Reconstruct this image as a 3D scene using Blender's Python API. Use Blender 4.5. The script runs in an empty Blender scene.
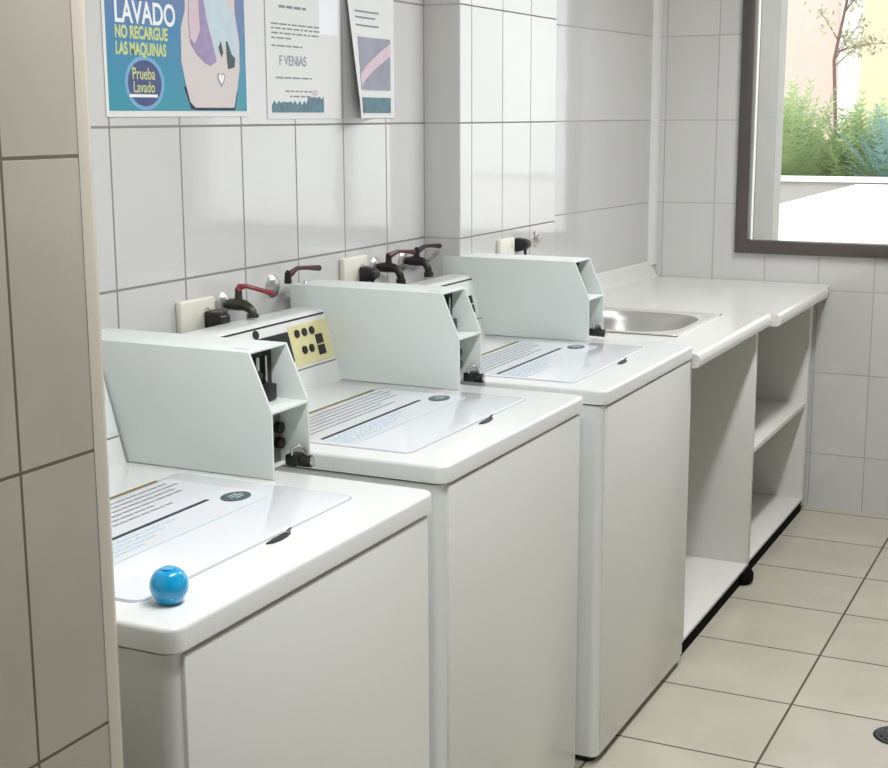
import bpy, bmesh, math, random
from mathutils import Vector, Matrix
random.seed(7)
C = bpy.context.scene.collection
sc = bpy.context.scene
PI = math.pi

# ------------------------------------------------------------ camera
F_PX = 1383.39
cam = bpy.data.cameras.new('camera'); co = bpy.data.objects.new('camera', cam); C.objects.link(co)
cam.sensor_fit = 'HORIZONTAL'; cam.sensor_width = 36.0; cam.lens = 36.0 * F_PX / 888.0
cam.clip_start = .05; cam.clip_end = 200
yw, pt_, rl = math.radians(26.1645), math.radians(10.9457), math.radians(-0.2338)
Fw = Vector((-math.sin(yw)*math.cos(pt_), math.cos(yw)*math.cos(pt_), -math.sin(pt_)))
Rt = Vector((math.cos(yw), math.sin(yw), 0)); Up = Rt.cross(Fw)
R2 = math.cos(rl)*Rt + math.sin(rl)*Up; U2 = -math.sin(rl)*Rt + math.cos(rl)*Up
co.matrix_world = Matrix(((R2.x, U2.x, -Fw.x, 1.8174), (R2.y, U2.y, -Fw.y, -2.5078), (R2.z, U2.z, -Fw.z, 1.5353), (0, 0, 0, 1)))
sc.camera = co

# ------------------------------------------------------------ world, lights, exposure
sc.view_settings.view_transform = 'Standard'; sc.view_settings.look = 'None'
sc.view_settings.gamma = 1; sc.view_settings.use_curve_mapping = False
sc.view_settings.exposure = -0.1
w = bpy.data.worlds.new('sky'); sc.world = w; w.use_nodes = True
bg = w.node_tree.nodes['Background']; bg.inputs[0].default_value = (.93, .97, 1, 1); bg.inputs[1].default_value = 2.3
sun = bpy.data.lights.new('sun', 'SUN'); sun.energy = 1.0; sun.angle = math.radians(3); sun.color = (1, .96, .88)
so = bpy.data.objects.new('sun', sun); C.objects.link(so); so.rotation_euler = (math.radians(42), 0, math.radians(20))
def area(name, loc, rot, sx, sy, e, col=(1, 1, 1)):
    l = bpy.data.lights.new(name, 'AREA'); l.shape = 'RECTANGLE'; l.size = sx; l.size_y = sy; l.energy = e; l.color = col
    o = bpy.data.objects.new(name, l); C.objects.link(o); o.location = loc; o.rotation_euler = rot; return o
FILL_E = 35.0
# daylight coming in through the window
area('window_portal', (1.35, 3.20, 1.645), (-PI/2, 0, 0), 1.80, 1.27, 1).data.cycles.is_portal = True

# ------------------------------------------------------------ materials
def lin(c):
    return tuple(((v/255)/12.92 if v/255 <= .04045 else ((v/255+.055)/1.055)**2.4) for v in c)
def base(name):
    m = bpy.data.materials.new(name); m.use_nodes = True; nt = m.node_tree
    return m, nt, nt.nodes['Principled BSDF'], nt.nodes.new, nt.links.new
def mat(name, rgb, rough=.5, metal=0, var=.0, nscale=8, bump=0, coat=0, spec=.5):
    m, nt, b, N, K = base(name)
    c = lin(rgb)
    b.inputs['Roughness'].default_value = rough; b.inputs['Metallic'].default_value = metal
    b.inputs['Coat Weight'].default_value = coat; b.inputs['Specular IOR Level'].default_value = spec
    tc = N('ShaderNodeTexCoord'); n = N('ShaderNodeTexNoise'); n.inputs['Scale'].default_value = nscale
    K(tc.outputs['Object'], n.inputs['Vector'])
    mx = N('ShaderNodeMix'); mx.data_type = 'RGBA'; v = var
    mx.inputs['A'].default_value = (*[x*(1-v) for x in c], 1); mx.inputs['B'].default_value = (*[min(1, x*(1+v)) for x in c], 1)
    K(n.outputs['Fac'], mx.inputs['Factor']); K(mx.outputs['Result'], b.inputs['Base Color'])
    if bump:
        bp = N('ShaderNodeBump'); bp.inputs['Strength'].default_value = bump; bp.inputs['Distance'].default_value = .002
        K(n.outputs['Fac'], bp.inputs['Height']); K(bp.outputs['Normal'], b.inputs['Normal'])
    return m
def tile(name, axis, u0, v0, W, H, rgb, grout, rough=.07, mortar=.0028, var=.03, mottle=.0, wav=.12):
    """glazed tile; axis 'x' = wall facing x (u=y), 'y' = wall facing y (u=x), 'z' = floor (u=x, v=y)"""
    m, nt, b, N, K = base(name)
    b.inputs['IOR'].default_value = 1.65 if axis != 'z' and rough < .2 else 1.5
    tc = N('ShaderNodeTexCoord'); sp = N('ShaderNodeSeparateXYZ'); K(tc.outputs['Object'], sp.inputs[0])
    cb = N('ShaderNodeCombineXYZ')
    ua, va = {'x': ('Y', 'Z'), 'y': ('X', 'Z'), 'z': ('X', 'Y')}[axis]
    for src, off, dst in ((ua, u0, 'X'), (va, v0, 'Y')):
        a = N('ShaderNodeMath'); a.operation = 'SUBTRACT'; a.inputs[1].default_value = off - 40*(W if dst == 'X' else H)
        K(sp.outputs[src], a.inputs[0]); K(a.outputs[0], cb.inputs[dst])
    br = N('ShaderNodeTexBrick'); br.offset = 0; br.squash = 1
    K(cb.outputs[0], br.inputs['Vector'])
    c = lin(rgb)
    br.inputs['Color1'].default_value = (*[x*(1-var) for x in c], 1); br.inputs['Color2'].default_value = (*[x*(1+var) for x in c], 1)
    br.inputs['Mortar'].default_value = (*lin(grout), 1); br.inputs['Scale'].default_value = 1
    br.inputs['Mortar Size'].default_value = mortar; br.inputs['Mortar Smooth'].default_value = .2
    br.inputs['Brick Width'].default_value = W; br.inputs['Row Height'].default_value = H
    n = N('ShaderNodeTexNoise'); n.inputs['Scale'].default_value = 5; n.inputs['Detail'].default_value = 5; K(tc.outputs['Object'], n.inputs['Vector'])
    mx = N('ShaderNodeMix'); mx.data_type = 'RGBA'; mx.blend_type = 'MULTIPLY'; mx.inputs['Factor'].default_value = 1
    rp = N('ShaderNodeMapRange'); rp.inputs['From Min'].default_value = .3; rp.inputs['From Max'].default_value = .7
    rp.inputs['To Min'].default_value = 1-mottle; rp.inputs['To Max'].default_value = 1+mottle*.4
    K(n.outputs['Fac'], rp.inputs['Value'])
    K(br.outputs['Color'], mx.inputs['A']); K(rp.outputs[0], mx.inputs['B']); K(mx.outputs['Result'], b.inputs['Base Color'])
    rr = N('ShaderNodeMapRange'); rr.inputs['To Min'].default_value = rough; rr.inputs['To Max'].default_value = .8
    K(br.outputs['Fac'], rr.inputs['Value']); K(rr.outputs[0], b.inputs['Roughness'])
    # gentle waviness of the glaze, then the recessed joint
    n2 = N('ShaderNodeTexNoise'); n2.inputs['Scale'].default_value = 7; n2.inputs['Detail'].default_value = 1; K(tc.outputs['Object'], n2.inputs['Vector'])
    b1 = N('ShaderNodeBump'); b1.inputs['Strength'].default_value = wav; b1.inputs['Distance'].default_value = .004; K(n2.outputs['Fac'], b1.inputs['Height'])
    b2 = N('ShaderNodeBump'); b2.invert = True; b2.inputs['Strength'].default_value = .5; b2.inputs['Distance'].default_value = .002
    K(br.outputs['Fac'], b2.inputs['Height']); K(b1.outputs['Normal'], b2.inputs['Normal']); K(b2.outputs['Normal'], b.inputs['Normal'])
    return m

YC, Z1, TW, TH = 1.07, 1.517, .229, .3248
WALLC = (208, 207, 205); GR = (138, 136, 132)
M = dict(
    tx=tile('wall_tile_side', 'x', YC, Z1, TW, TH, WALLC, GR),
    tp=tile('wall_tile_pillar', 'x', 1.148, Z1, .2185, TH, WALLC, (120, 118, 114), mortar=.0022),
    tf=tile('wall_tile_plain', 'x', -6.0, Z1, 3.9, TH, WALLC, (168, 166, 163), mortar=.002),
    ty=tile('wall_tile_far', 'y', .135, Z1, .21, TH, WALLC, (172, 170, 168), mortar=.002),
    tb=tile('wall_tile_beige', 'x', -1.443, 1.495, TW, .3255, (170, 164, 153), (98, 88, 76), rough=.25, mortar=.0022, mottle=.1, var=.02, wav=.05),
    tz=tile('floor_tile', 'z', 1.124, .6098, .376, .376, (194, 187, 171), (92, 82, 70), rough=.28, mortar=.0036, mottle=.1, var=.03, wav=.05),
    plaster=mat('white_plaster', (226, 225, 220), .8, var=.03, bump=.1),
    trim=mat('pale_beige_trim', (188, 181, 168), .3, var=.03),
    trimw=mat('white_corner_bead', (222, 222, 220), .3, var=.02),
    enamel=mat('white_enamel', (226, 228, 226), .28, var=.015, nscale=4, coat=.3),
    enamel2=mat('white_enamel_panel', (222, 223, 218), .32, var=.02, nscale=3, coat=.2),
    coin=mat('white_powder_coat', (218, 224, 222), .42, var=.02, nscale=30, bump=.06),
    lid=mat('white_lid_enamel', (224, 226, 232), .16, var=.01, coat=.5),
    seam=mat('gasket_and_shadow_grey', (120, 118, 112), .6), softseam=mat('pale_grey_gap', (176, 176, 182), .6),
    black=mat('black_plastic', (22, 22, 24), .4, var=.1),
    dark=mat('dark_metal', (62, 60, 60), .4, metal=.7, var=.2, nscale=40),
    chrome=mat('chrome', (215, 215, 215), .14, metal=1),
    steel=mat('brushed_steel', (200, 198, 195), .34, metal=1, var=.05, nscale=30),
    rimsteel=mat('pale_brushed_steel', (226, 226, 222), .42, metal=.55, var=.03, nscale=30), mattblack=mat('matt_black_board', (12, 12, 12), .9, spec=.1),
    bronze=mat('aged_bronze', (70, 72, 62), .38, metal=.6, var=.35, nscale=60),
    darkbr=mat('blackened_brass', (44, 38, 38), .4, metal=.4, var=.3, nscale=60),
    red=mat('red_lever_plastic', (140, 40, 58), .4, var=.1),
    maroon=mat('dark_maroon_lever_plastic', (70, 22, 30), .4, var=.1),
    yellow=mat('pale_yellow_panel', (220, 212, 160), .4, var=.06, nscale=40),
    olive=mat('olive_brown_strip', (120, 108, 60), .5, var=.2, nscale=30),
    outlet=mat('cream_outlet_plastic', (226, 224, 212), .35, var=.02),
    lam=mat('white_laminate', (232, 231, 227), .22, var=.015, coat=.3),
    lam2=mat('white_cabinet_board', (222, 220, 215), .45, var=.02),
    wframe=mat('dark_brown_window_frame', (84, 76, 74), .4, var=.1, nscale=20),
    ext=mat('white_render_outside', (235, 234, 230), .8, var=.03),
    extg=mat('grey_render_outside', (170, 168, 162), .85, var=.06),
    pink=mat('pink_render_outside', (222, 200, 188), .85, var=.06),
    yel=mat('yellow_render_outside', (232, 222, 178), .85, var=.05),
    ink=mat('dark_ink', (30, 38, 58), .5), ink2=mat('grey_print', (128, 132, 142), .5), ink3=mat('blue_print', (110, 122, 160), .5),
    palebl=mat('pale_blue_print', (176, 198, 214), .5),
    logo=mat('dark_teal_logo', (52, 74, 82), .3, var=.3, nscale=60), logo2=mat('silver_logo', (170, 180, 182), .3),
    paper=mat('white_paper', (226, 226, 224), .6, var=.02), paper2=mat('grey_paper', (205, 205, 204), .6, var=.02),
    wtext=mat('white_print', (240, 242, 245), .5), lime=mat('lime_print', (204, 212, 140), .5),
    navy=mat('navy_print', (72, 82, 128), .5, var=.2, nscale=20), halo=mat('light_blue_print', (120, 168, 205), .5),
    tank=mat('pale_pink_grey_print', (214, 204, 202), .5, var=.03), lilac=mat('lilac_print', (158, 142, 178), .5, var=.25, nscale=40),
    icebl=mat('ice_blue_print', (196, 212, 222), .5, var=.12, nscale=30), rose=mat('rose_print', (214, 192, 202), .5, var=.1, nscale=30),
    greyph=mat('grey_photo_print', (150, 152, 166), .4, var=.3, nscale=12), tealph=mat('teal_photo_print', (86, 120, 134), .4, var=.5, nscale=50),
    leaf=mat('green_leaf', (172, 192, 140), .5, var=.35, nscale=3), leaf2=mat('bluish_leaf', (150, 184, 176), .5, var=.25, nscale=3),
    leaf3=mat('olive_leaf', (170, 170, 138), .6, var=.3, nscale=3), bark=mat('brown_bark', (120, 98, 88), .8, var=.2, nscale=20),
)
def poster_mat():
    m, nt, b, N, K = base('poster_print')
    tc = N('ShaderNodeTexCoord'); sp = N('ShaderNodeSeparateXYZ'); K(tc.outputs['Generated'], sp.inputs[0])
    n = N('ShaderNodeTexNoise'); n.inputs['Scale'].default_value = 4; K(tc.outputs['Generated'], n.inputs['Vector'])
    a = N('ShaderNodeMath'); a.operation = 'MULTIPLY_ADD'; a.inputs[1].default_value = .25; K(n.outputs['Fac'], a.inputs[0]); K(sp.outputs['Z'], a.inputs[2])
    r = N('ShaderNodeValToRGB'); K(a.outputs[0], r.inputs[0]); e = r.color_ramp.elements
    e[0].position = .12; e[0].color = (*lin((58, 148, 166)), 1); e[1].position = .62; e[1].color = (*lin((112, 126, 172)), 1)
    x = e.new(.42); x.color = (*lin((72, 134, 176)), 1)
    K(r.outputs[0], b.inputs['Base Color']); b.inputs['Roughness'].default_value = .3
    return m
M['poster'] = poster_mat()
def glass_mat():
    m, nt, b, N, K = base('window_glass'); nt.nodes.remove(b)
    t = N('ShaderNodeBsdfTransparent'); g = N('ShaderNodeBsdfGlossy'); g.inputs['Roughness'].default_value = .02
    f = N('ShaderNodeFresnel'); f.inputs[0].default_value = 1.45; mx = N('ShaderNodeMixShader')
    K(f.outputs[0], mx.inputs[0]); K(t.outputs[0], mx.inputs[1]); K(g.outputs[0], mx.inputs[2])
    K(mx.outputs[0], nt.nodes['Material Output'].inputs[0]); return m
M['glass'] = glass_mat()
def ball_mat():
    m, nt, b, N, K = base('blue_translucent_plastic')
    b.inputs['Base Color'].default_value = (*lin((0, 172, 232)), 1); b.inputs['Roughness'].default_value = .12
    b.inputs['Transmission Weight'].default_value = .15; b.inputs['Subsurface Weight'].default_value = .3
    b.inputs['Subsurface Radius'].default_value = (.01, .02, .03); b.inputs['Coat Weight'].default_value = .6
    n = N('ShaderNodeTexNoise'); n.inputs['Scale'].default_value = 60; bp = N('ShaderNodeBump'); bp.inputs['Strength'].default_value = .05
    K(n.outputs['Fac'], bp.inputs['Height']); K(bp.outputs['Normal'], b.inputs['Normal']); return m
M['ball'] = ball_mat()
def lamp_mat():
    m, nt, b, N, K = base('fill_diffuser'); b.inputs['Emission Color'].default_value = (.97, .99, 1, 1); b.inputs['Emission Strength'].default_value = 2.5; return m
M['lamp'] = lamp_mat()

# ------------------------------------------------------------ mesh helpers
class MB:
    def __init__(s): s.bm = bmesh.new()
    def box(s, x0, x1, y0, y1, z0, z1, bev=0, seg=2, mi=None):
        t = bmesh.new(); bmesh.ops.create_cube(t, size=1)
        for v in t.verts: v.co = Vector(((x0+x1)/2+v.co.x*(x1-x0), (y0+y1)/2+v.co.y*(y1-y0), (z0+z1)/2+v.co.z*(z1-z0)))
        if bev: bmesh.ops.bevel(t, geom=t.edges[:], offset=bev, segments=seg, affect='EDGES', profile=.5)
        return s.merge(t)
    def merge(s, t, M4=None):
        if M4 is not None: t.transform(M4)
        me = bpy.data.meshes.new('t'); t.to_mesh(me); t.free(); s.bm.from_mesh(me); bpy.data.meshes.remove(me); return s
    def slab(s, x0, x1, y0, y1, z0, z1, r, bev, seg=6, bot=None):
        """box with vertical corners of radius r and a softened top edge"""
        t = bmesh.new(); pts = []
        for cx, cy, a0 in ((x1-r, y1-r, 0), (x0+r, y1-r, PI/2), (x0+r, y0+r, PI), (x1-r, y0+r, 1.5*PI)):
            for k in range(seg+1):
                a = a0+PI/2*k/seg; pts.append((cx+r*math.cos(a), cy+r*math.sin(a)))
        f = t.faces.new([t.verts.new((x, y, z0)) for x, y in pts])
        e = bmesh.ops.extrude_face_region(t, geom=[f])
        for v in e['geom']:
            if isinstance(v, bmesh.types.BMVert): v.co.z = z1
        t.normal_update()
        top = [e for e in t.edges if all(abs(v.co.z-z1) < 1e-6 for v in e.verts)]
        if bev: bmesh.ops.bevel(t, geom=top, offset=bev, segments=3, affect='EDGES', profile=.5)
        bmesh.ops.recalc_face_normals(t, faces=t.faces[:]); return s.merge(t)
    def prism(s, pts, axis, a, b, bev=0):
        """polygon pts extruded along axis from a to b; pts in the other two axes in order"""
        t = bmesh.new()
        def P(u, v, w): return {'y': (u, w, v), 'x': (w, u, v), 'z': (u, v, w)}[axis]
        f = t.faces.new([t.verts.new(P(u, v, a)) for u, v in pts])
        e = bmesh.ops.extrude_face_region(t, geom=[f])
        d = {'y': Vector((0, b-a, 0)), 'x': Vector((b-a, 0, 0)), 'z': Vector((0, 0, b-a))}[axis]
        for v in e['geom']:
            if isinstance(v, bmesh.types.BMVert): v.co += d
        bmesh.ops.recalc_face_normals(t, faces=t.faces[:])
        if bev: bmesh.ops.bevel(t, geom=t.edges[:], offset=bev, segments=2, affect='EDGES', profile=.5)
        return s.merge(t)
    def tube(s, pts, r, n=12, caps=True):
        pts = [Vector(p) for p in pts]; rs = r if isinstance(r, (list, tuple)) else [r]*len(pts)
        t = bmesh.new(); rings = []; up = None
        for i, p in enumerate(pts):
            d = (pts[min(i+1, len(pts)-1)]-pts[max(i-1, 0)]).normalized()
            if up is None: up = Vector((0, 0, 1)) if abs(d.z) < .9 else Vector((1, 0, 0))
            a = (up-up.dot(d)*d).normalized(); b = d.cross(a); up = a
            rings.append([t.verts.new(p+rs[i]*(math.cos(2*PI*k/n)*a+math.sin(2*PI*k/n)*b)) for k in range(n)])
        for A, B in zip(rings, rings[1:]):
            for k in range(n): t.faces.new((A[k], A[(k+1) % n], B[(k+1) % n], B[k]))
        if caps: t.faces.new(rings[0][::-1]); t.faces.new(rings[-1])
        bmesh.ops.recalc_face_normals(t, faces=t.faces[:]); return s.merge(t)
    def cyl(s, p, q, r, n=20, r2=None): return s.tube([p, q], [r, r if r2 is None else r2], n)
    def lathe(s, prof, n=32, at=(0, 0, 0), rot=None):
        t = bmesh.new(); rings = []
        for r, z in prof: rings.append([t.verts.new((max(r, 1e-5)*math.cos(2*PI*k/n), max(r, 1e-5)*math.sin(2*PI*k/n), z)) for k in range(n)])
        for A, B in zip(rings, rings[1:]):
            for k in range(n): t.faces.new((A[k], A[(k+1) % n], B[(k+1) % n], B[k]))
        bmesh.ops.remove_doubles(t, verts=t.verts[:], dist=1e-5); bmesh.ops.recalc_face_normals(t, faces=t.faces[:])
        m = Matrix.Translation(at) @ (rot.to_4x4() if rot else Matrix()); return s.merge(t, m)
    def poly(s, pts):
        s.bm.faces.new([s.bm.verts.new(p) for p in pts]); return s
    def build(s, name, m, parent=None, loc=None, smooth=True, ang=35):
        me = bpy.data.meshes.new(name); s.bm.to_mesh(me); s.bm.free()
        ms = m if isinstance(m, list) else [m]
        for x in ms: me.materials.append(x)
        o = bpy.data.objects.new(name, me); C.objects.link(o)
        if loc: o.location = loc
        if parent: o.parent = parent
        if smooth:
            me.polygons.foreach_set('use_smooth', [True]*len(me.polygons))
            me.set_sharp_from_angle(angle=math.radians(ang))
        return o
def tag(o, label=None, cat=None, group=None, kind=None):
    for k, v in (('label', label), ('category', cat), ('group', group), ('kind', kind)):
        if v: o[k] = v
    return o
def thing(name, label, cat, loc=(0, 0, 0), rz=0, group=None):
    o = bpy.data.objects.new(name, None); C.objects.link(o); o.location = loc; o.rotation_euler = (0, 0, rz); o.empty_display_size = .1
    return tag(o, label, cat, group)
def struct(o): o['kind'] = 'structure'; return o
def copy_tree(o, parent=None):
    c = o.copy(); C.objects.link(c)
    if parent: c.parent = parent
    for ch in list(o.children): copy_tree(ch, c)
    return c
def child(o, name):
    return [c for c in o.children if c.name.split('.')[0] == name][0]

# ------------------------------------------------------------ room shell
def normal_mats(o, fn):
    for p in o.data.polygons: p.material_index = fn(p.normal)
XR, YB, YF, ZC = 3.3, -4.2, 2.93, 2.6
b = MB().box(-.1, XR+.1, YB-.1, YF+.1, -.1, 0); struct(b.build('floor', M['tz'], smooth=False))
b = MB().box(-.1, XR+.1, YB-.1, YF+.24, ZC, ZC+.1); struct(b.build('ceiling', M['plaster'], smooth=False))
# left wall: flat behind the machines, then turning slightly inwards towards the far corner
b = MB().prism([(-.1, YB), (0, YB), (0, 1.80), (.09, YF), (-.1, YF+.1)], 'z', 0, ZC); struct(b.build('wall_left', [M['tx'], M['tf']], smooth=False)); normal_mats(bpy.data.objects['wall_left'], lambda n: 1 if .9 < n.x < .9995 else 0)
b = MB().box(-.02, .1134, YC, 1.80, 0, ZC, bev=.004, seg=2)
pil = b.build('pillar', [M['tp'], M['ty']], smooth=False); normal_mats(pil, lambda n: 1 if abs(n.y) > .8 else 0); struct(pil)
# partition wall in the foreground, its end towards the first machine
b = MB().box(-.02, .80, YB, -1.326, 0, ZC); struct(b.build('wall_partition', M['tb'], smooth=False))
# rounded end bead of the partition
pts = [(.80, -1.3265), (.8005, -1.310), (.798, -1.302), (.792, -1.296), (.784, -1.294), (-.02, -1.294)]
b = MB().prism([(.8006, -1.327)]+pts[1:6]+[(-.02, -1.3265)], 'z', 0, ZC); struct(b.build('trim_1', M['trim']))
# far wall with the window opening
WX0, WX1, WZ0, WZ1 = .445, 2.25, 1.01, 2.28
b = MB(); y0, y1 = YF, YF+.24
b.box(-.1, WX0, y0, y1, 0, ZC); b.box(WX1, XR+.1, y0, y1, 0, ZC); b.box(WX0, WX1, y0, y1, 0, WZ0); b.box(WX0, WX1, y0, y1, WZ1, ZC)
o = b.build('wall_far', [M['ty'], M['ext']], smooth=False)
normal_mats(o, lambda n: 0 if n.y < -.8 else 1); struct(o)
# rounded bead in the far corner, above the counter
b = MB().tube([(.078, YF-.004, .94), (.078, YF-.004, ZC)], .036, 24); struct(b.build('trim_2', M['trimw']))
# right wall, back wall
b = MB().box(XR, XR+.1, YB, YF, 0, ZC)
struct(b.build('wall_right', M['tx'], smooth=False))
b = MB().box(-.1, XR+.1, YB-.1, YB, 0, ZC); struct(b.build('wall_back', M['ty'], smooth=False))
# windows
def window(name, x0, x1, z0, z1, y, fw, fd, mull=()):
    r = bpy.data.objects.new(name, None); C.objects.link(r); struct(r); r.location = ((x0+x1)/2, y, z0)
    cx = (x0+x1)/2; a, c = x0-cx, x1-cx; h = z1-z0
    f = MB()
    f.box(a, a+fw, -fd, fd, 0, h, .004); f.box(c-fw, c, -fd, fd, 0, h, .004)
    f.box(a+fw*.9, c-fw*.9, -fd, fd, 0, fw, .004); f.box(a+fw*.9, c-fw*.9, -fd, fd, h-fw, h, .004)
    for mx in mull: f.box(mx-cx-.022, mx-cx+.022, -fd*.8, fd*.8, fw*.9, h-fw*.9, .003)
    f.build('window_frame', M['wframe'], r)
    MB().box(a+fw*.8, c-fw*.8, .006, .010, fw*.8, h-fw*.8).build('window_glass', M['glass'], r, smooth=False)
    return r
window('window_1', WX0-.008, WX1+.008, WZ0-.008, WZ1+.008, YF+.005, .05, .03, mull=(1.35,))

# ------------------------------------------------------------ ceiling fill lamps, added out of view to brighten the room
def ceiling_fill(x, y, label):
    t = thing('ceiling_fill', label, 'added fill light', (x, y, ZC), group='added ceiling fill lamps')
    MB().box(-.09, .09, -.62, .62, -.05, 0, .006).build('housing', M['enamel'], t)
    MB().box(-.075, .075, -.6, .6, -.075, -.045, .012, 3).build('diffuser', M['lamp'], t)
    l = area('fill_light', (0, 0, -.09), (0, 0, 0), .14, 1.15, FILL_E, (.97, .99, 1)); l.parent = t
ceiling_fill(1.3, 1.5, 'added out-of-view fill lamp on the ceiling, nearest the far window')
ceiling_fill(1.3, -.9, 'added out-of-view fill lamp on the ceiling, beside the foreground partition')

# ------------------------------------------------------------ washing machines
WH = .3605; ZS, ZL = .883, .92
def face_pt(s, t, off):      # point on the sloping console face: s along y, t up the face
    bx, bz, dx, dz = -.24, ZL, -.045, .163; L = math.hypot(dx, dz); dx /= L; dz /= L
    return (bx+dx*t+dz*off, s, bz+dz*t-dx*off)
def face_box(mb, s0, s1, t0, t1, o0, o1):
    t = bmesh.new(); vs = [t.verts.new(face_pt(s, tt, o)) for o in (o0, o1) for s, tt in ((s0, t0), (s1, t0), (s1, t1), (s0, t1))]
    for f in ((0, 1, 2, 3), (4, 5, 6, 7), (0, 1, 5, 4), (1, 2, 6, 5), (2, 3, 7, 6), (3, 0, 4, 7)): t.faces.new([vs[i] for i in f])
    bmesh.ops.recalc_face_normals(t, faces=t.faces[:]); mb.merge(t)
def ellipse(mb, cx, cy, rx, ry, z0, z1, n=28):
    return mb.prism([(cx+rx*math.cos(2*PI*k/n), cy+ry*math.sin(2*PI*k/n)) for k in range(n)], 'z', z0, z1)
def make_washer():
    t = thing('washing_machine', 'tmp', 'washing machine', group='coin-operated top-loading washing machines in a row')
    MB().slab(-.345, .344, -WH+.004, WH-.004, .02, ZS, .020, 0).build('body', M['enamel'], t)
    MB().box(.340, .350, -WH+.024, WH-.024, .035, ZS-.003, .003).build('front_panel', M['enamel2'], t)
    MB().slab(-.335, .330, -WH+.02, WH-.02, 0, .03, .02, 0).build('plinth', M['black'], t)
    MB().slab(-.343, .340, -WH+.008, WH-.008, ZS-.001, ZS+.004, .020, 0).build('gasket', M['seam'], t)
    MB().slab(-.35, .353, -WH, WH, ZS+.004, ZL, .024, .007).build('top_cover', M['enamel'], t)
    # loading lid, very slightly proud of the cover
    x0, x1 = -.10, .250; y0, y1 = -.30, .262
    ld = MB().slab(x0-.005, x1, y0, y1, ZL-.004, ZL+.003, .018, .002).build('loading_lid', M['lid'], t)
    MB().slab(x0-.009, x1+.003, y0-.003, y1+.003, ZL-.003, ZL+.0006, .02, 0).build('lid_gap', M['softseam'], t)
    mb = MB().box(x0-.004, x0+.003, y0+.01, .195, ZL, ZL+.0042, .001); mb.build('hinge_strip', M['olive'], ld, smooth=False)
    # printed notice on the lid
    zt = ZL+.0034
    st = MB().slab(x0+.008, .128, y0+.01, .215, ZL+.002, zt, .012, 0).build('notice_sticker', M['lid'], ld)
    g = MB(); rnd = random.Random(3)
    for row in range(6):
        xx = x0+.022+row*.0165; y = y0+.02
        end = .20-rnd.random()*.05-(.08 if row > 3 else 0)
        while y < end:
            L = rnd.uniform(.008, .03); g.box(xx, xx+.0045, y, min(y+L, end), zt-.001, zt+.0004); y += L+.004
    g.build('notice_text', M['ink2'], ld, smooth=False)
    MB().box(.045, .0525, y0+.02, .135, zt-.001, zt+.0006).build('notice_bar', M['ink'], ld, smooth=False)
    g = MB()
    for row in range(4):
        xx = .064+row*.013; y = y0+.02; end = .02-row*.04
        while y < end:
            L = rnd.uniform(.008, .025); g.box(xx, xx+.005, y, min(y+L, end), zt-.001, zt+.0004); y += L+.005
    g.build('notice_small_print', M['palebl'], ld, smooth=False)
    g = MB(); g.box(.125, .1265, y0+.02, .20, zt-.001, zt+.0004); g.build('notice_border', M['palebl'], ld, smooth=False)
    lg = ellipse(MB(), .079, .171, .0225, .030, zt-.001, zt+.0012).build('logo_badge', M['logo'], ld)
    g = MB()
    for dx, a, c in ((-.008, .160, .184), (0, .154, .188), (.008, .160, .182)): g.box(.079+dx-.0018, .079+dx+.0018, a, c, zt, zt+.0018)
    g.build('logo_lettering', M['logo2'], ld, smooth=False)
    # finger grip at the lid's front edge
    MB().prism([(.262, -.018), (.269, -.010), (.272, .008), (.271, .026), (.266, .044), (.259, .052), (.257, .036), (.258, .005)], 'z', ZL-.002, ZL+.0022).build('lid_grip', M['dark'], ld)
    MB().tube([(.257, .046, ZL+.002), (.260, .052, ZL+.005), (.257, .057, ZL+.002)], [.002, .003, .002], 8).build('grip_edge', M['chrome'], ld)
    # control console along the back
    c = MB().prism([(-.347, ZL-.002), (-.238, ZL-.002), (-.2405, ZL+.004), (-.2845, 1.083), (-.292, 1.089), (-.345, 1.092)], 'y', -WH+.012, .288, .002).build('control_console', M['enamel'], t)
    g = MB(); face_box(g, -WH+.02, .284, .163, .167, -.001, .0012); g.build('console_trim_line', M['black'], c, smooth=False)
    g = MB(); face_box(g, .118, .283, .058, .152, -.001, .0016); g.build('button_panel', M['yellow'], c, smooth=False)
    g = MB(); face_box(g, -.13, .114, .072, .142, -.001, .0022); g.build('display_window', M['black'], c, smooth=False)
    g = MB(); face_box(g, -.16, .285, .049, .052, -.001, .001); g.build('panel_border', M['seam'], c, smooth=False)
    g = MB(); face_box(g, -.33, -.18, .06, .066, -.001, .001); face_box(g, -.33, -.2, .085, .091, -.001, .001); face_box(g, -.33, -.2, .11, .115, -.001, .001); g.build('programme_print', M['ink2'], c, smooth=False)
    L = math.hypot(.045, .163)
    for s, tt in ((.148, .132), (.180, .132), (.212, .132), (.164, .092), (.194, .092)):
        MB().cyl(face_pt(s, tt, 0), face_pt(s, tt, .005), .0095, 14).build('button', M['black'], c)
    for t0 in (.072, .098):
        g = MB(); face_box(g, .222, .250, t0, t0+.022, 0, .004); g.build('button', M['black'], c, smooth=False)
    MB().cyl(face_pt(-.01, .152, 0), face_pt(-.01, .152, .004), .010, 12).build('indicator', M['dark'], c)
    # coin box bolted over the far end of the top
    r = bpy.data.objects.new('coin_box', None); C.objects.link(r); r.parent = t; r.location = (0, .286, ZL)
    W = .122; th = .005; H = .221; KN = .121
    prof = [(-.376, .001), (.074, .001), (.073, KN), (.030, H), (-.376, H+.001)]
    MB().prism(prof, 'y', 0, th, .0012).build('side_plate', M['coin'], r)
    MB().prism(prof, 'y', W-th, W, .0012).build('side_plate', M['coin'], r)
    MB().box(-.375, .0305, th*.5, W-th*.5, H-.004, H, .001).build('top_plate', M['coin'], r)
    MB().box(-.375, .03, th*.5, W-th*.5, .0005, .004, .001).build('base_plate', M['coin'], r)
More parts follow.
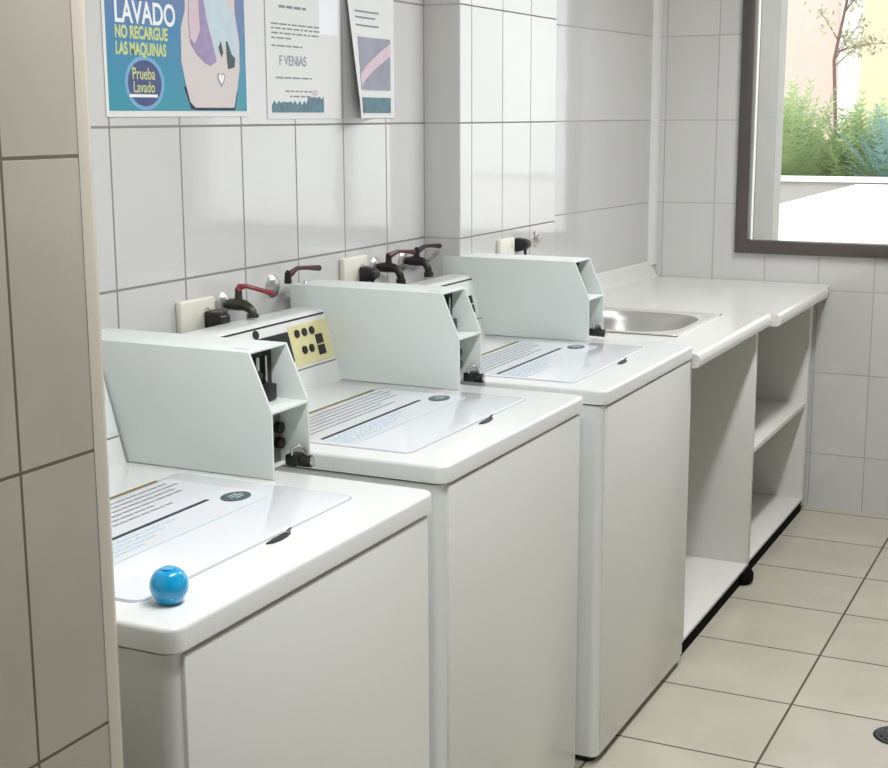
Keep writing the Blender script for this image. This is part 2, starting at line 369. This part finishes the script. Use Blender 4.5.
    MB().box(-.376, -.372, th*.5, W-th*.5, .002, H-.001, .001).build('back_plate', M['coin'], r)
    MB().box(-.02, .0735, th*.5, W-th*.5, KN-.006, KN-.001, .001).build('shelf', M['coin'], r)
    MB().box(.010, .014, th, W-th, .004, KN-.005, .0005).build('inner_plate', M['seam'], r)
    m = MB().box(-.03, .0, th+.001, W-th-.001, KN+.001, H-.005, .001).build('coin_mechanism', M['dark'], r)
    g = MB(); g.box(.0, .006, .060, .070, KN+.03, H-.02, .002); g.box(.0, .008, .085, .09, KN+.01, H-.02, .001); g.build('coin_slide', M['chrome'], m)
    g = MB(); g.box(.0, .022, .06, .10, KN+.0, KN+.03, .004); g.cyl((0, .05, KN+.05), (.016, .05, KN+.045), .012); g.build('coin_slot_housing', M['black'], m)
    for z in (.040, .068): MB().cyl((.012, .104, z), (.026, .104, z), .0105, 16).build('cam_lock', M['black'], r)
    k = MB(); k.cyl((.045, W-.018, .012), (.082, W-.010, .010), .0115, 16); k.box(.040, .066, W-.034, W-.004, .003, .024, .004); lk = k.build('lock', M['black'], r)
    g = MB(); g.tube([(.054, W-.03, .022), (.054, W-.03, .036), (.062, W-.022, .04), (.070, W-.014, .034), (.076, W-.012, .02)], .0028, 8)
    g.cyl((.082, W-.010, .010), (.086, W-.009, .010), .0095); g.build('lock_shackle', M['chrome'], lk)
    for x in (-.356, ): MB().lathe([(0, .006), (.005, .005), (.007, .002), (.007, 0)], 14, (x, W*.3, H)).build('screw', M['chrome'], r)
    g = MB(); g.box(-.02, .012, .028, .031, H-.0005, H+.0006); g.build('scratched_mark', M['rose'], r, smooth=False)
    return t
w1 = make_washer()
specs = [(.8117, -.858, .006, 'white top-loading washing machine with a blue ball on its lid, nearest the camera'),
         (.7575, .006, 0, 'middle white top-loading washing machine with its yellow button panel in view'),
         (.7850, .782, -.004, 'white top-loading washing machine beside the counter and sink, farthest of three')]
for i, (xf, yc, dy, lb) in enumerate(specs):
    o = w1 if i == 0 else copy_tree(w1)
    o.location = (xf-.35, yc, 0); o['label'] = lb
    child(o, 'coin_box').location.y += dy if i == 0 else dy-specs[0][2]

for o in (w1, bpy.data.objects['washing_machine.002']):   # these two carry a plain whitish button panel
    bp = child(child(o, 'control_console'), 'button_panel'); bp.material_slots[0].link = 'OBJECT'; bp.material_slots[0].material = M['coin']
# blue dosing ball on the first machine
t = thing('dosing_ball', 'translucent blue plastic ball on the lid of the nearest washing machine', 'ball', (.748, -1.137, ZL+.0005))
R = .0252; prof = [(0, 0), (.012, 0), (.0165, .002)]
for k in range(1, 15):
    a = -PI/2+.75+(PI/2-.75+.95)*k/14; prof.append((R*math.cos(a), .0235+R*math.sin(a)))
prof += [(0, .0468)]
MB().lathe(prof, 36).build('ball_body', M['ball'], t)
MB().lathe([(.0098, .0464), (.0090, .0470), (0, .0472)], 30).build('cap', M['ball'], t)
bpy.data.objects[t.name].rotation_euler = (0, 0, 0)

# ------------------------------------------------------------ counter with sink
CZ = .892
def counter_prof(xf):   # section in x,z, with a rolled front edge
    return [(.0, CZ-.035), (xf-.012, CZ-.038), (xf-.003, CZ-.034), (xf, CZ-.024), (xf, CZ-.010), (xf-.004, CZ-.002), (xf-.012, CZ+.002), (xf-.022, CZ+.001), (xf-.032, CZ), (.0, CZ)]
t = thing('countertop', 'white laminate countertop with a rolled front edge around the steel sink', 'countertop', (0, 1.16, 0), group='white countertop sections')
HX0, HX1, HY0, HY1 = .20, .635, 1.45, 1.915
def cut(prof, x0, x1):  # clip the section to a range of x
    out = []; n = len(prof)
    for lo, sgn in ((x0, 1), (x1, -1)):
        out = []; n = len(prof)
        for i in range(n):
            p, q = prof[i], prof[(i+1) % n]; ip, iq = sgn*(p[0]-lo) >= 0, sgn*(q[0]-lo) >= 0
            if ip: out.append(p)
            if ip != iq:
                f = (lo-p[0])/(q[0]-p[0]); out.append((lo, p[1]+f*(q[1]-p[1])))
        prof = out
    return prof
P1 = counter_prof(.802)
b = MB(); o_ = 1.16
b.prism(P1, 'y', 1.146-o_, HY0-o_); b.prism(P1, 'y', HY1-o_, 2.0-o_)
b.prism(cut(P1, 0, HX0), 'y', HY0-o_, HY1-o_); b.prism(cut(P1, HX1, 9), 'y', HY0-o_, HY1-o_)
b.build('worktop', M['lam'], t)
MB().prism([(0, CZ), (.045, CZ), (.036, CZ+.006), (.028, CZ+.03), (.024, CZ+.055), (.016, CZ+.062), (0, CZ+.062)], 'y', 1.81-o_, 2.0-o_).build('upstand', M['lam'], t)
t = thing('countertop', 'white laminate countertop section under the window, its front edge standing farther out', 'countertop', (0, 2.0, 0), group='white countertop sections')
P2 = counter_prof(.830)
b = MB(); b.prism(P2, 'y', .002, .80); b.prism([(0, CZ-.035), (.80, CZ-.035), (.812, CZ-.03), (.812, CZ-.006), (.80, CZ), (0, CZ)], 'y', .80, .925, .0); b.build('worktop', M['lam'], t)
b = MB(); n0 = [(.0, 0), (.055, 0), (.046, .006), (.036, .03), (.030, .055), (.02, .062), (0, .062)]
tt = bmesh.new(); A = [tt.verts.new((x, 0.002, CZ+z)) for x, z in n0]; B = [tt.verts.new((x+.07, .925, CZ+z)) for x, z in n0]
for k in range(len(n0)): tt.faces.new((A[k], A[(k+1) % 7], B[(k+1) % 7], B[k]))
tt.faces.new(A); tt.faces.new(B); bmesh.ops.recalc_face_normals(tt, faces=tt.faces[:]); b.merge(tt); b.build('upstand', M['lam'], t)

def rrect(x0, x1, y0, y1, r, n=6):
    out = []
    for cx, cy, a0 in ((x1-r, y1-r, 0), (x0+r, y1-r, PI/2), (x0+r, y0+r, PI), (x1-r, y0+r, 1.5*PI)):
        for k in range(n+1): a = a0+PI/2*k/n; out.append((cx+r*math.cos(a), cy+r*math.sin(a)))
    return out
t = thing('sink', 'stainless steel sink set into the white countertop', 'sink', (.42, 1.68, CZ))
def loft(rings, close=True):
    t_ = bmesh.new(); R_ = [[t_.verts.new((x, y, z)) for x, y in rr] for rr, z in rings]
    for A, B in zip(R_, R_[1:]):
        n = len(A)
        for k in range(n): t_.faces.new((A[k], A[(k+1) % n], B[(k+1) % n], B[k]))
    if close: t_.faces.new(R_[-1])
    bmesh.ops.recalc_face_normals(t_, faces=t_.faces[:]); return t_
b = MB(); b.merge(loft([(rrect(-.235, .232, -.25, .252, .02), .0005), (rrect(-.233, .230, -.248, .250, .02), .005), (rrect(-.222, .219, -.237, .239, .02), .006),
    (rrect(-.214, .211, -.229, .231, .02), .001), (rrect(-.200, .200, -.212, .215, .14), .001)], close=False)); b.build('rim', M['rimsteel'], t)
b = MB(); b.merge(loft([(rrect(-.200, .200, -.212, .215, .14), .001), (rrect(-.196, .196, -.207, .21, .138), -.004), (rrect(-.188, .188, -.2, .202, .132), -.03), (rrect(-.175, .175, -.187, .19, .125), -.11),
    (rrect(-.155, .155, -.165, .168, .11), -.135), (rrect(-.12, .12, -.13, .13, .09), -.145)])); b.build('bowl', M['steel'], t)
MB().lathe([(0, -.143), (.02, -.142), (.03, -.1405), (.034, -.144)], 24).build('drain', M['chrome'], t)
g = MB(); g.box(-.23, .232, .2545, .259, 0, .003); g.box(-.23, .236, -.258, -.2515, 0, .003); g.build('rim_shadow_line', M['seam'], t, smooth=False)  # dark strips paint in the shadow along the near and far rim

# open-fronted cabinets below the counter
def cabinet(y0, y1, xf, shelves, label, far=.018):
    t = thing('cabinet', label, 'cabinet', (0.12, y0, 0), group='open-fronted white cabinets under the counter')
    L = y1-y0; X = xf-.12; th = .018; zb, zt = .053, .852
    MB().box(0, X, 0, th, zb, zt, .001).build('side_panel', M['lam2'], t)
    MB().box(0, X, L-far, L, zb, zt, .001).build('side_panel', M['lam2'], t)
    MB().box(0, X-.001, th, L-th, zb, zb+.011, .001).build('bottom_panel', M['lam2'], t)
    MB().box(0, .01, th, L-th, zb+th, zt, 0).build('back_panel', M['lam2'], t, smooth=False)
    for z in shelves: MB().box(.01, X-.004, th, L-th, z-th, z, .001).build('shelf', M['lam2'], t)
    MB().box(.02, X-.012, .0, L, 0.0, zb, 0).build('plinth', M['mattblack'], t, smooth=False)
    return t
c1 = cabinet(1.146, 1.925, .775, [], 'open white cabinet without shelves beneath the sink')
cabinet(1.945, 2.845, .768, [.445], 'open white cabinet with one middle shelf, next to the far wall', .05)
MB().lathe([(.0, 0), (.036, 0), (.046, .012), (.046, .035), (.036, .052), (0, .052)], 20, (.632, .752, 0)).build('foot', M['mattblack'], c1)

# ------------------------------------------------------------ taps, outlets, plugs
def tap(x, y, z, label, bodym, levm, lever, reach=.078, spout=True, drop=.042):
    t = thing('water_tap', label, 'tap', (x, y, z), group='wall taps behind the washing machines')
    rx = Matrix.Rotation(PI/2, 3, 'Y')
    MB().lathe([(.0, 0), (.027, 0), (.027, .003), (.02, .009), (.012, .012), (0, .012)], 24, (0, 0, 0), rx).build('flange', M['steel'], t)
    b = MB()
    if not spout: b.tube([(.004, 0, 0), (.018, 0, 0), (.02, 0, 0), (.062, 0, 0), (.063, 0, 0), (.070, 0, 0)], [.011, .011, .0165, .0165, .012, .012], 6)
    else: b.tube([(.004, 0, 0), (.018, 0, 0), (.022, 0, 0), (.045, 0, .001), (.062, 0, -.001), (reach-.004, 0, -.007), (reach+.003, 0, -drop*.5), (reach+.004, 0, -drop*.75)],
                     [.011, .011, .013, .0145, .012, .0105, .010, .010], 14)
    if spout: b.cyl((reach+.004, 0, -drop*.7), (reach+.0045, 0, -drop), .0135, 8); b.build('tap_body', bodym, t)
    MB().cyl((.045, 0, .008), (.045, 0, .034), .0095, 14, .0075).build('valve_stem', bodym, t)
    p = [Vector(q) for q in lever]
    MB().tube([Vector((.045, 0, .030))]+p, [.010, .008]+[.0052]*(len(p)-2)+[.0075], 10).build('lever', levm, t)
    return t
tap(0, .057, 1.122, 'bronze wall tap with a bright red lever, above the nearest washing machine', M['bronze'], M['red'],
    [(.046, .006, .040), (.060, .010, .042), (.09, .04, .028), (.10, .055, .022)], drop=.027)
tap(0, .263, 1.140, 'blackened wall tap with its lever raised, right of the red-levered tap', M['darkbr'], M['maroon'],
    [(.048, .008, .030), (.055, .025, .042), (.06, .06, .040), (.062, .115, .034)], spout=False)
tap(0, .765, 1.136, 'dark wall tap with a maroon lever, left of the pair behind the middle machine', M['darkbr'], M['maroon'],
    [(.048, .008, .034), (.058, .03, .042), (.066, .07, .038), (.07, .10, .034)])
tap(0, .930, 1.138, 'dark wall tap beside the pillar, right of the pair behind the middle machine', M['darkbr'], M['darkbr'],
    [(.048, .008, .030), (.055, .03, .040), (.06, .07, .038), (.062, .11, .034)])
def outlet(x, y, z, label, w=.125, h=.082):
    t = thing('power_outlet', label, 'power outlet', (x, y, z), group='cream wall power outlets')
    MB().box(0, .016, -w/2, w/2, -h/2, h/2, .005, 3).build('cover_plate', M['outlet'], t)
    g = MB(); rx = Matrix.Rotation(PI/2, 3, 'Y')
    g.lathe([(.021, .0155), (.021, .0175), (.018, .0175), (.018, .013), (0, .013)], 24, (0, w*.22, 0), rx); g.build('socket', M['outlet'], t)
def plug(x, y, z, label, right=True):
    t = thing('power_plug', label, 'power plug', (x, y, z), group='black plugs in the wall outlets')
    MB().prism([(0, -.021), (.012, -.022), (.030, -.016), (.044, -.006), (.044, .010), (.028, .018), (.0, .021)], 'y', -.019, .019, .004).build('plug_body', M['black'], t)
    MB().tube([(.030, 0, -.012), (.030, 0, -.030), (.024, .0, -.05), (.014, 0, -.10), (.006, 0, -.3), (.006, .0, -.6)], [.006, .0045, .004, .004, .004, .004], 8).build('cord', M['black'], t)
outlet(0, -.055, 1.106, 'cream power outlet low on the wall, left of the red-levered tap')
plug(.019, -.020, 1.098, 'black plug in the outlet left of the red-levered tap')
outlet(0, .640, 1.135, 'cream power outlet on the wall behind the middle machine, left of the tap pair')
plug(.019, .668, 1.128, 'black plug in the outlet behind the middle machine')
outlet(.1134, 1.375, 1.128, 'cream power outlet on the pillar behind the farthest machine', w=.11)
plug(.1134, 1.478, 1.142, 'black plug on the pillar above the farthest coin box')
rx = Matrix.Rotation(PI/2, 3, 'Y')
t = thing('pipe_cap', 'small grey metal pipe cap on the pillar, right of the black plug', 'pipe cap', (.1134, 1.628, 1.148))
MB().lathe([(0, 0), (.024, 0), (.022, .005), (.012, .008), (.011, .016), (0, .017)], 20, (0, 0, 0), rx).build('cap_flange', M['steel'], t)

# floor drain at the right edge
t = thing('floor_drain', 'black round drain in the beige floor, at the right edge', 'drain', (1.405, .905, 0))
MB().lathe([(0, .001), (.04, .001), (.046, .004), (.054, .004), (.058, .0005)], 32).build('drain_ring', M['black'], t)
g = MB()
for k in range(-3, 4): g.box(k*.012-.003, k*.012+.003, -math.sqrt(.04**2-(k*.012)**2), math.sqrt(.04**2-(k*.012)**2), .001, .0035)
g.build('grate', M['dark'], t, smooth=False)

# ------------------------------------------------------------ posters
def text_mesh(s, size, name, m, parent, y, z, x, sx=1, bold=0, rough=0):
    cu = bpy.data.curves.new('t', 'FONT'); cu.body = s; cu.size = size; cu.extrude = .0002; cu.offset = bold
    o = bpy.data.objects.new('t', cu); C.objects.link(o)
    dg = bpy.context.evaluated_depsgraph_get(); me = bpy.data.meshes.new_from_object(o.evaluated_get(dg))
    bpy.data.objects.remove(o); me.name = name
    # text plane (x right, y up) -> wall plane (y right, z up, facing +x)
    me.transform(Matrix(((0, 0, 1, x), (sx, 0, 0, y), (0, 1, 0, z), (0, 0, 0, 1))))
    me.materials.clear(); me.materials.append(m)
    r = bpy.data.objects.new(name, me); C.objects.link(r); r.parent = parent; return r
def flat(pts, x0, x1, name, m, parent, oy, oz):
    return MB().prism([(y-oy, z-oz) for y, z in pts], 'x', x0, x1).build(name, m, parent, smooth=False)
oy, oz = -.062, 1.545
t = thing('poster', 'blue and teal washing poster with white LAVADO lettering and a pale washer picture', 'poster', (.001, oy, oz))
flat([(-.312, 1.537), (.182, 1.537), (.182, 2.06), (-.312, 2.06)], 0, .001, 'sheet_border', M['paper'], t, oy, oz)
flat([(-.303, 1.549), (.176, 1.549), (.176, 2.05), (-.303, 2.05)], .0005, .0015, 'printed_sheet', M['poster'], t, oy, oz)
text_mesh('LAVADO', .062, 'heading_lettering', M['wtext'], t, -.277-oy, 1.722-oz, .0018, .80, .0012)
text_mesh('SISTEMA DE', .036, 'heading_lettering', M['wtext'], t, -.277-oy, 1.775-oz, .0018, .85, .0008)
text_mesh('NO RECARGUE', .034, 'lime_lettering', M['lime'], t, -.277-oy, 1.692-oz, .0018, .72, .0012)
text_mesh('LAS MAQUINAS', .034, 'lime_lettering', M['lime'], t, -.277-oy, 1.660-oz, .0018, .68, .0012)
def ell(cy, cz, ry, rz, n=32): return [(cy+ry*math.cos(2*PI*k/n), cz+rz*math.sin(2*PI*k/n)) for k in range(n)]
flat(ell(-.189, 1.604, .064, .054), .001, .0019, 'badge_halo', M['halo'], t, oy, oz)
flat(ell(-.189, 1.604, .054, .046), .001, .0023, 'badge', M['navy'], t, oy, oz)
text_mesh('Prueba', .033, 'badge_lettering', M['lime'], t, -.230-oy, 1.612-oz, .0026, .80, .0003)
text_mesh('Lavado', .031, 'badge_lettering', M['lime'], t, -.228-oy, 1.586-oz, .0026, .80, .0003)
flat([(-.24, 1.576), (-.15, 1.576), (-.15, 1.582), (-.24, 1.582)], .001, .0026, 'badge_underline', M['wtext'], t, oy, oz)
washer = [(-.04, 2.04), (-.045, 1.76), (-.062, 1.72), (-.064, 1.65), (-.05, 1.60), (-.038, 1.568), (-.02, 1.556), (.125, 1.556), (.140, 1.60), (.150, 1.64), (.152, 1.70), (.138, 1.76), (.13, 2.04)]
flat([(-.058, 1.60), (-.035, 1.553), (-.015, 1.551), (.128, 1.551), (.142, 1.59), (.1, 1.60)], .001, .0019, 'picture_shadow', M['ink'], t, oy, oz)
flat(washer, .001, .0022, 'picture_tank', M['tank'], t, oy, oz)
flat([(-.03, 1.80), (.02, 1.80), (.03, 1.74), (.055, 1.70), (.062, 1.655), (.04, 1.645), (.02, 1.65), (-.01, 1.668), (-.032, 1.69), (-.036, 1.74)], .002, .0025, 'picture_cloth', M['lilac'], t, oy, oz)
flat([(-.03, 1.80), (.0, 1.80), (.005, 1.72), (-.015, 1.69), (-.03, 1.70), (-.034, 1.74)], .002, .0028, 'picture_fold', M['rose'], t, oy, oz)
flat([(.02, 1.785), (.10, 1.79), (.13, 1.76), (.142, 1.70), (.135, 1.66), (.11, 1.655), (.095, 1.69), (.08, 1.69), (.06, 1.665), (.05, 1.69), (.035, 1.73)], .002, .0029, 'picture_towel', M['icebl'], t, oy, oz)
flat([(.105, 1.64), (.13, 1.645), (.133, 1.665), (.12, 1.672), (.105, 1.70), (.098, 1.70)], .002, .0031, 'picture_dark_fold', M['logo'], t, oy, oz)
flat([(.07, 1.685), (.08, 1.70), (.088, 1.675), (.082, 1.665)], .002, .0031, 'picture_dark_fold', M['logo'], t, oy, oz)
heart = []
for k in range(28):
    a = 2*PI*k/28; heart.append((.078+.0010*16*math.sin(a)**3*.9, 1.618+.0010*(13*math.cos(a)-5*math.cos(2*a)-2*math.cos(3*a)-math.cos(4*a))*1.1))
flat(heart, .002, .0026, 'picture_heart', M['ink2'], t, oy, oz)
flat([(.078+(y-.078)*.75, 1.619+(z-1.618)*.75) for y, z in heart], .002, .0030, 'picture_heart', M['wtext'], t, oy, oz)

oy, oz = .43, 1.53
t = thing('notice_sheet', 'white printed notice with faint text lines, right of the blue poster', 'notice', (.001, oy, oz))
flat([(.262, 1.531), (.598, 1.531), (.598, 2.0), (.262, 2.0)], 0, .001, 'sheet', M['paper'], t, oy, oz)
rnd = random.Random(5)
def lines(y0, y1, z, h, m, name='text_line'):
    g = MB(); y = y0
    while y < y1:
        L = rnd.uniform(.01, .035); g.box(.001, .0014, y-oy, min(y+L, y1)-oy, z-oz, z+h-oz); y += L+.006
    g.build(name, m, t, smooth=False)
g = MB().box(.001, .0012, .50-oy, .59-oy, 1.735-oz, 1.99-oz); g.build('pale_block', M['wtext'], t, smooth=False)
lines(.32, .44, 1.787, .006, M['ink2'])
for z, a, c in ((1.748, .285, .50), (1.738, .285, .50), (1.727, .285, .50), (1.716, .285, .37), (1.698, .285, .42), (1.625, .30, .46), (1.594, .34, .46), (1.582, .36, .46)): lines(a, c, z, .0035, M['ink2'])
text_mesh('F VENIAS', .032, 'bold_lettering', M['greyph'], t, .315-oy, 1.656-oz, .0013, .95, .0006)
sk = [(.28, 1.546)]; zz = 1.57
for k in range(24):
    y = .28+.235*k/23; sk.append((y, 1.562+.012*abs(math.sin(k*1.7))+(.012 if k > 15 else 0)))
sk.append((.515, 1.546)); flat(sk, .001, .0016, 'skyline_picture', M['tealph'], t, oy, oz)
flat(ell(.475, 1.593, .012, .008), .001, .0018, 'round_mark', M['rose'], t, oy, oz)

oy, oz = .76, 1.53
t = thing('notice_sheet', 'curling paper notice with a grey photo print, its left edge lifted off the wall', 'notice', (.001, oy, oz))
def curl(y, z, off=0):  # left edge lifts towards the bottom
    u = max(0, (.80-y)/.15); v = max(0, min(1, (1.90-z)/.35)); return .002+off+.032*v*u*u
def sheet(y0, y1, z0, z1, off, name, m, lean=0, ny=14, nz=12):
    tt = bmesh.new(); G = []
    for lay in (0, .0006):
        G.append([[tt.verts.new((curl(y, z, off+lay), y-oy, z-oz)) for y in [y0+(y1-y0)*i/ny for i in range(ny+1)]] for z in [z0+(z1-z0)*j/nz for j in range(nz+1)]])
    for lay in (0, 1):
        for j in range(nz):
            for i in range(ny):
                A = G[lay]; tt.faces.new((A[j][i], A[j][i+1], A[j+1][i+1], A[j+1][i]))
    for i in range(ny):
        for j in (0, nz): tt.faces.new((G[0][j][i], G[0][j][i+1], G[1][j][i+1], G[1][j][i]))
    for j in range(nz):
        for i in (0, ny): tt.faces.new((G[0][j][i], G[0][j+1][i], G[1][j+1][i], G[1][j][i]))
    bmesh.ops.recalc_face_normals(tt, faces=tt.faces[:]); mb = MB(); mb.merge(tt); return mb.build(name, m, t)
sheet(.622, .885, 1.532, 1.98, 0, 'sheet', M['paper'])
sheet(.665, .862, 1.604, 1.738, .0012, 'grey_photo', M['greyph'])
sheet(.665, .862, 1.545, 1.585, .0012, 'teal_photo', M['tealph'])
tt = bmesh.new()
vs = [(.70, 1.645), (.70, 1.662), (.835, 1.715), (.835, 1.695)]
for lay in (0, 1): pass
N_ = 12; top = []; bot = []
for i in range(N_+1):
    y = .665+.197*i/N_; zb_ = 1.612+(1.695-1.612)*i/N_; zt_ = 1.642+(1.728-1.642)*i/N_
    bot.append(tt.verts.new((curl(y, zb_, .0024), y-oy, zb_-oz))); top.append(tt.verts.new((curl(y, zt_, .0024), y-oy, zt_-oz)))
for i in range(N_): tt.faces.new((bot[i], bot[i+1], top[i+1], top[i]))
mb = MB(); mb.merge(tt); mb.build('pale_streak', M['rose'], t)
for z, a, c in ((1.80, .66, .80), (1.785, .66, .78), (1.765, .66, .80)): sheet(a, c, z, z+.004, .0012, 'text_line', M['ink2'], ny=8, nz=1)

# ------------------------------------------------------------ outside the window
def out(name, label, cat, x0, x1, y0, y1, z0, z1, m, bev=0):
    o = MB().box((x0-x1)/2, (x1-x0)/2, (y0-y1)/2, (y1-y0)/2, 0, z1-z0, bev).build(name, m, None, ((x0+x1)/2, (y0+y1)/2, z0), smooth=False)
    return tag(o, label, cat)
o = MB().box(-8, 8, YF+.24, 30, -.2, -.1).build('ground_outside', M['extg'], smooth=False); struct(o)
out('terrace_wall', 'broad white flat-topped wall outside the window', 'wall', -.20, 4.0, 3.19, 9.3, -.1, .975, M['ext'], .01)
out('garden_wall', 'low grey garden wall with a pale top behind the white terrace', 'wall', -3.5, 4.0, 9.4, 9.65, -.1, .985, M['extg'])
out('wall_coping', 'thin white coping on the grey garden wall', 'coping', -3.5, 4.0, 9.37, 9.68, .985, 1.02, M['ext'])
tag(MB().prism([(-.13, -.145), (.017, -.145), (.062, -.01), (.062, .11), (-.13, .11)], 'z', 0, 2.9).build('window_pier', M['extg'], None, (.43, 3.322, -.1), smooth=False),
    'pale grey rendered pier just outside the left of the window', 'pier')
out('building', 'pink rendered building beyond the garden plants', 'building', -4.5, -1.60, 16, 19, -.1, 6, M['pink'])
out('building', 'white rendered building between the pink and the yellow ones', 'building', -1.60, -1.28, 15.8, 19, -.1, 6, M['ext'])
out('building', 'pale yellow building at the right edge of the window', 'building', -1.28, 4, 15.6, 19, -.1, 6, M['yel'])
def fern(x, y, z, n, L, m, label, seed, spread=1.0):
    rnd = random.Random(seed)
    t = thing('garden_bush', label, 'bush', (x, y, z), group='bushes behind the garden wall')
    b = MB(); st = MB()
    for i in range(n):
        a = rnd.uniform(0, 2*PI); el = rnd.uniform(.45, 1.45); l = L*rnd.uniform(.6, 1.05); p = Vector((rnd.uniform(-.1, .1), rnd.uniform(-.1, .1), 0))
        d = Vector((math.cos(a)*math.cos(el)*spread, math.sin(a)*math.cos(el)*spread, math.sin(el))); pts = []
        for k in range(11):
            s = k/10; pts.append(p+d*l*s+Vector((0, 0, -.3*l*s*s*math.cos(el))))
        side = d.cross(Vector((0, 0, 1))).normalized()
        for k in range(1, 11):
            q = pts[k]; dd = (pts[k]-pts[k-1]).normalized(); wl = l*.19*(1-k/13)
            for sg in (-1, 1):
                for h in (0, .5):
                    q0 = q-dd*l*h/10; tip = q0+side*sg*wl+dd*wl*rnd.uniform(.5, 1.3)-Vector((0, 0, rnd.uniform(0, .5)*wl)); wv = dd*.012*l
                    b.poly([q0-wv, q0+wv, tip])
        st.tube(pts, [.007*L*(1-k/13) for k in range(11)], 5)
    b.build('foliage', m, t, smooth=False); st.build('stems', m, t)
out('garden_bed', 'raised planting bed of soil under the bushes', 'planting bed', -3.5, 4.0, 9.66, 13.5, -.1, .6, M['bark'])
fern(-1.15, 10.95, .6, 330, 1.28, M['leaf'], 'green feathery bush at the left behind the garden wall', 1)
fern(-.45, 11.1, .6, 300, 1.15, M['leaf'], 'green feathery bush in the middle behind the garden wall', 2)
fern(.02, 10.8, .6, 260, 1.1, M['leaf2'], 'bluish green bush at the right behind the garden wall', 3)
fern(-1.5, 12.4, .6, 160, 1.0, M['leaf3'], 'olive green bush partly hidden by the window pier', 4)
# slender tree
t = thing('garden_tree', 'slender sparse tree in front of the pink building', 'tree', (-1.05, 12.7, .6))
rnd = random.Random(11); br = MB(); lf = MB()
trunk = [Vector((0, 0, 0)), Vector((.03, 0, .8)), (Vector((-.02, 0, 1.5))), Vector((.10, 0, 2.2)), Vector((.18, .05, 2.9)), Vector((.2, 0, 3.5))]
br.tube(trunk, [.022, .02, .017, .014, .01, .004], 8)
for i in range(26):
    k = rnd.uniform(1.9, 4.9); i0 = int(k); p = trunk[i0].lerp(trunk[min(i0+1, 5)], k-i0); a = rnd.uniform(0, 2*PI); l = rnd.uniform(.25, .6)
    d = Vector((math.cos(a), math.sin(a)*.6, rnd.uniform(.1, .8))).normalized(); q = p+d*l*.6+Vector((0, 0, .03)); e = p+d*l
    br.tube([p, q, e], [.007, .005, .002], 5)
    for j in range(34):
        c = p.lerp(e, rnd.uniform(.4, 1.05))+Vector([rnd.gauss(0, .05) for _ in range(3)]); u = Vector([rnd.gauss(0, 1) for _ in range(3)]).normalized(); v = u.orthogonal().normalized()
        lf.poly([c, c+u*.03+v*.015, c+u*.07, c+u*.03-v*.015])
br.build('trunk', M['bark'], t); lf.build('foliage', M['leaf3'], t, smooth=False)
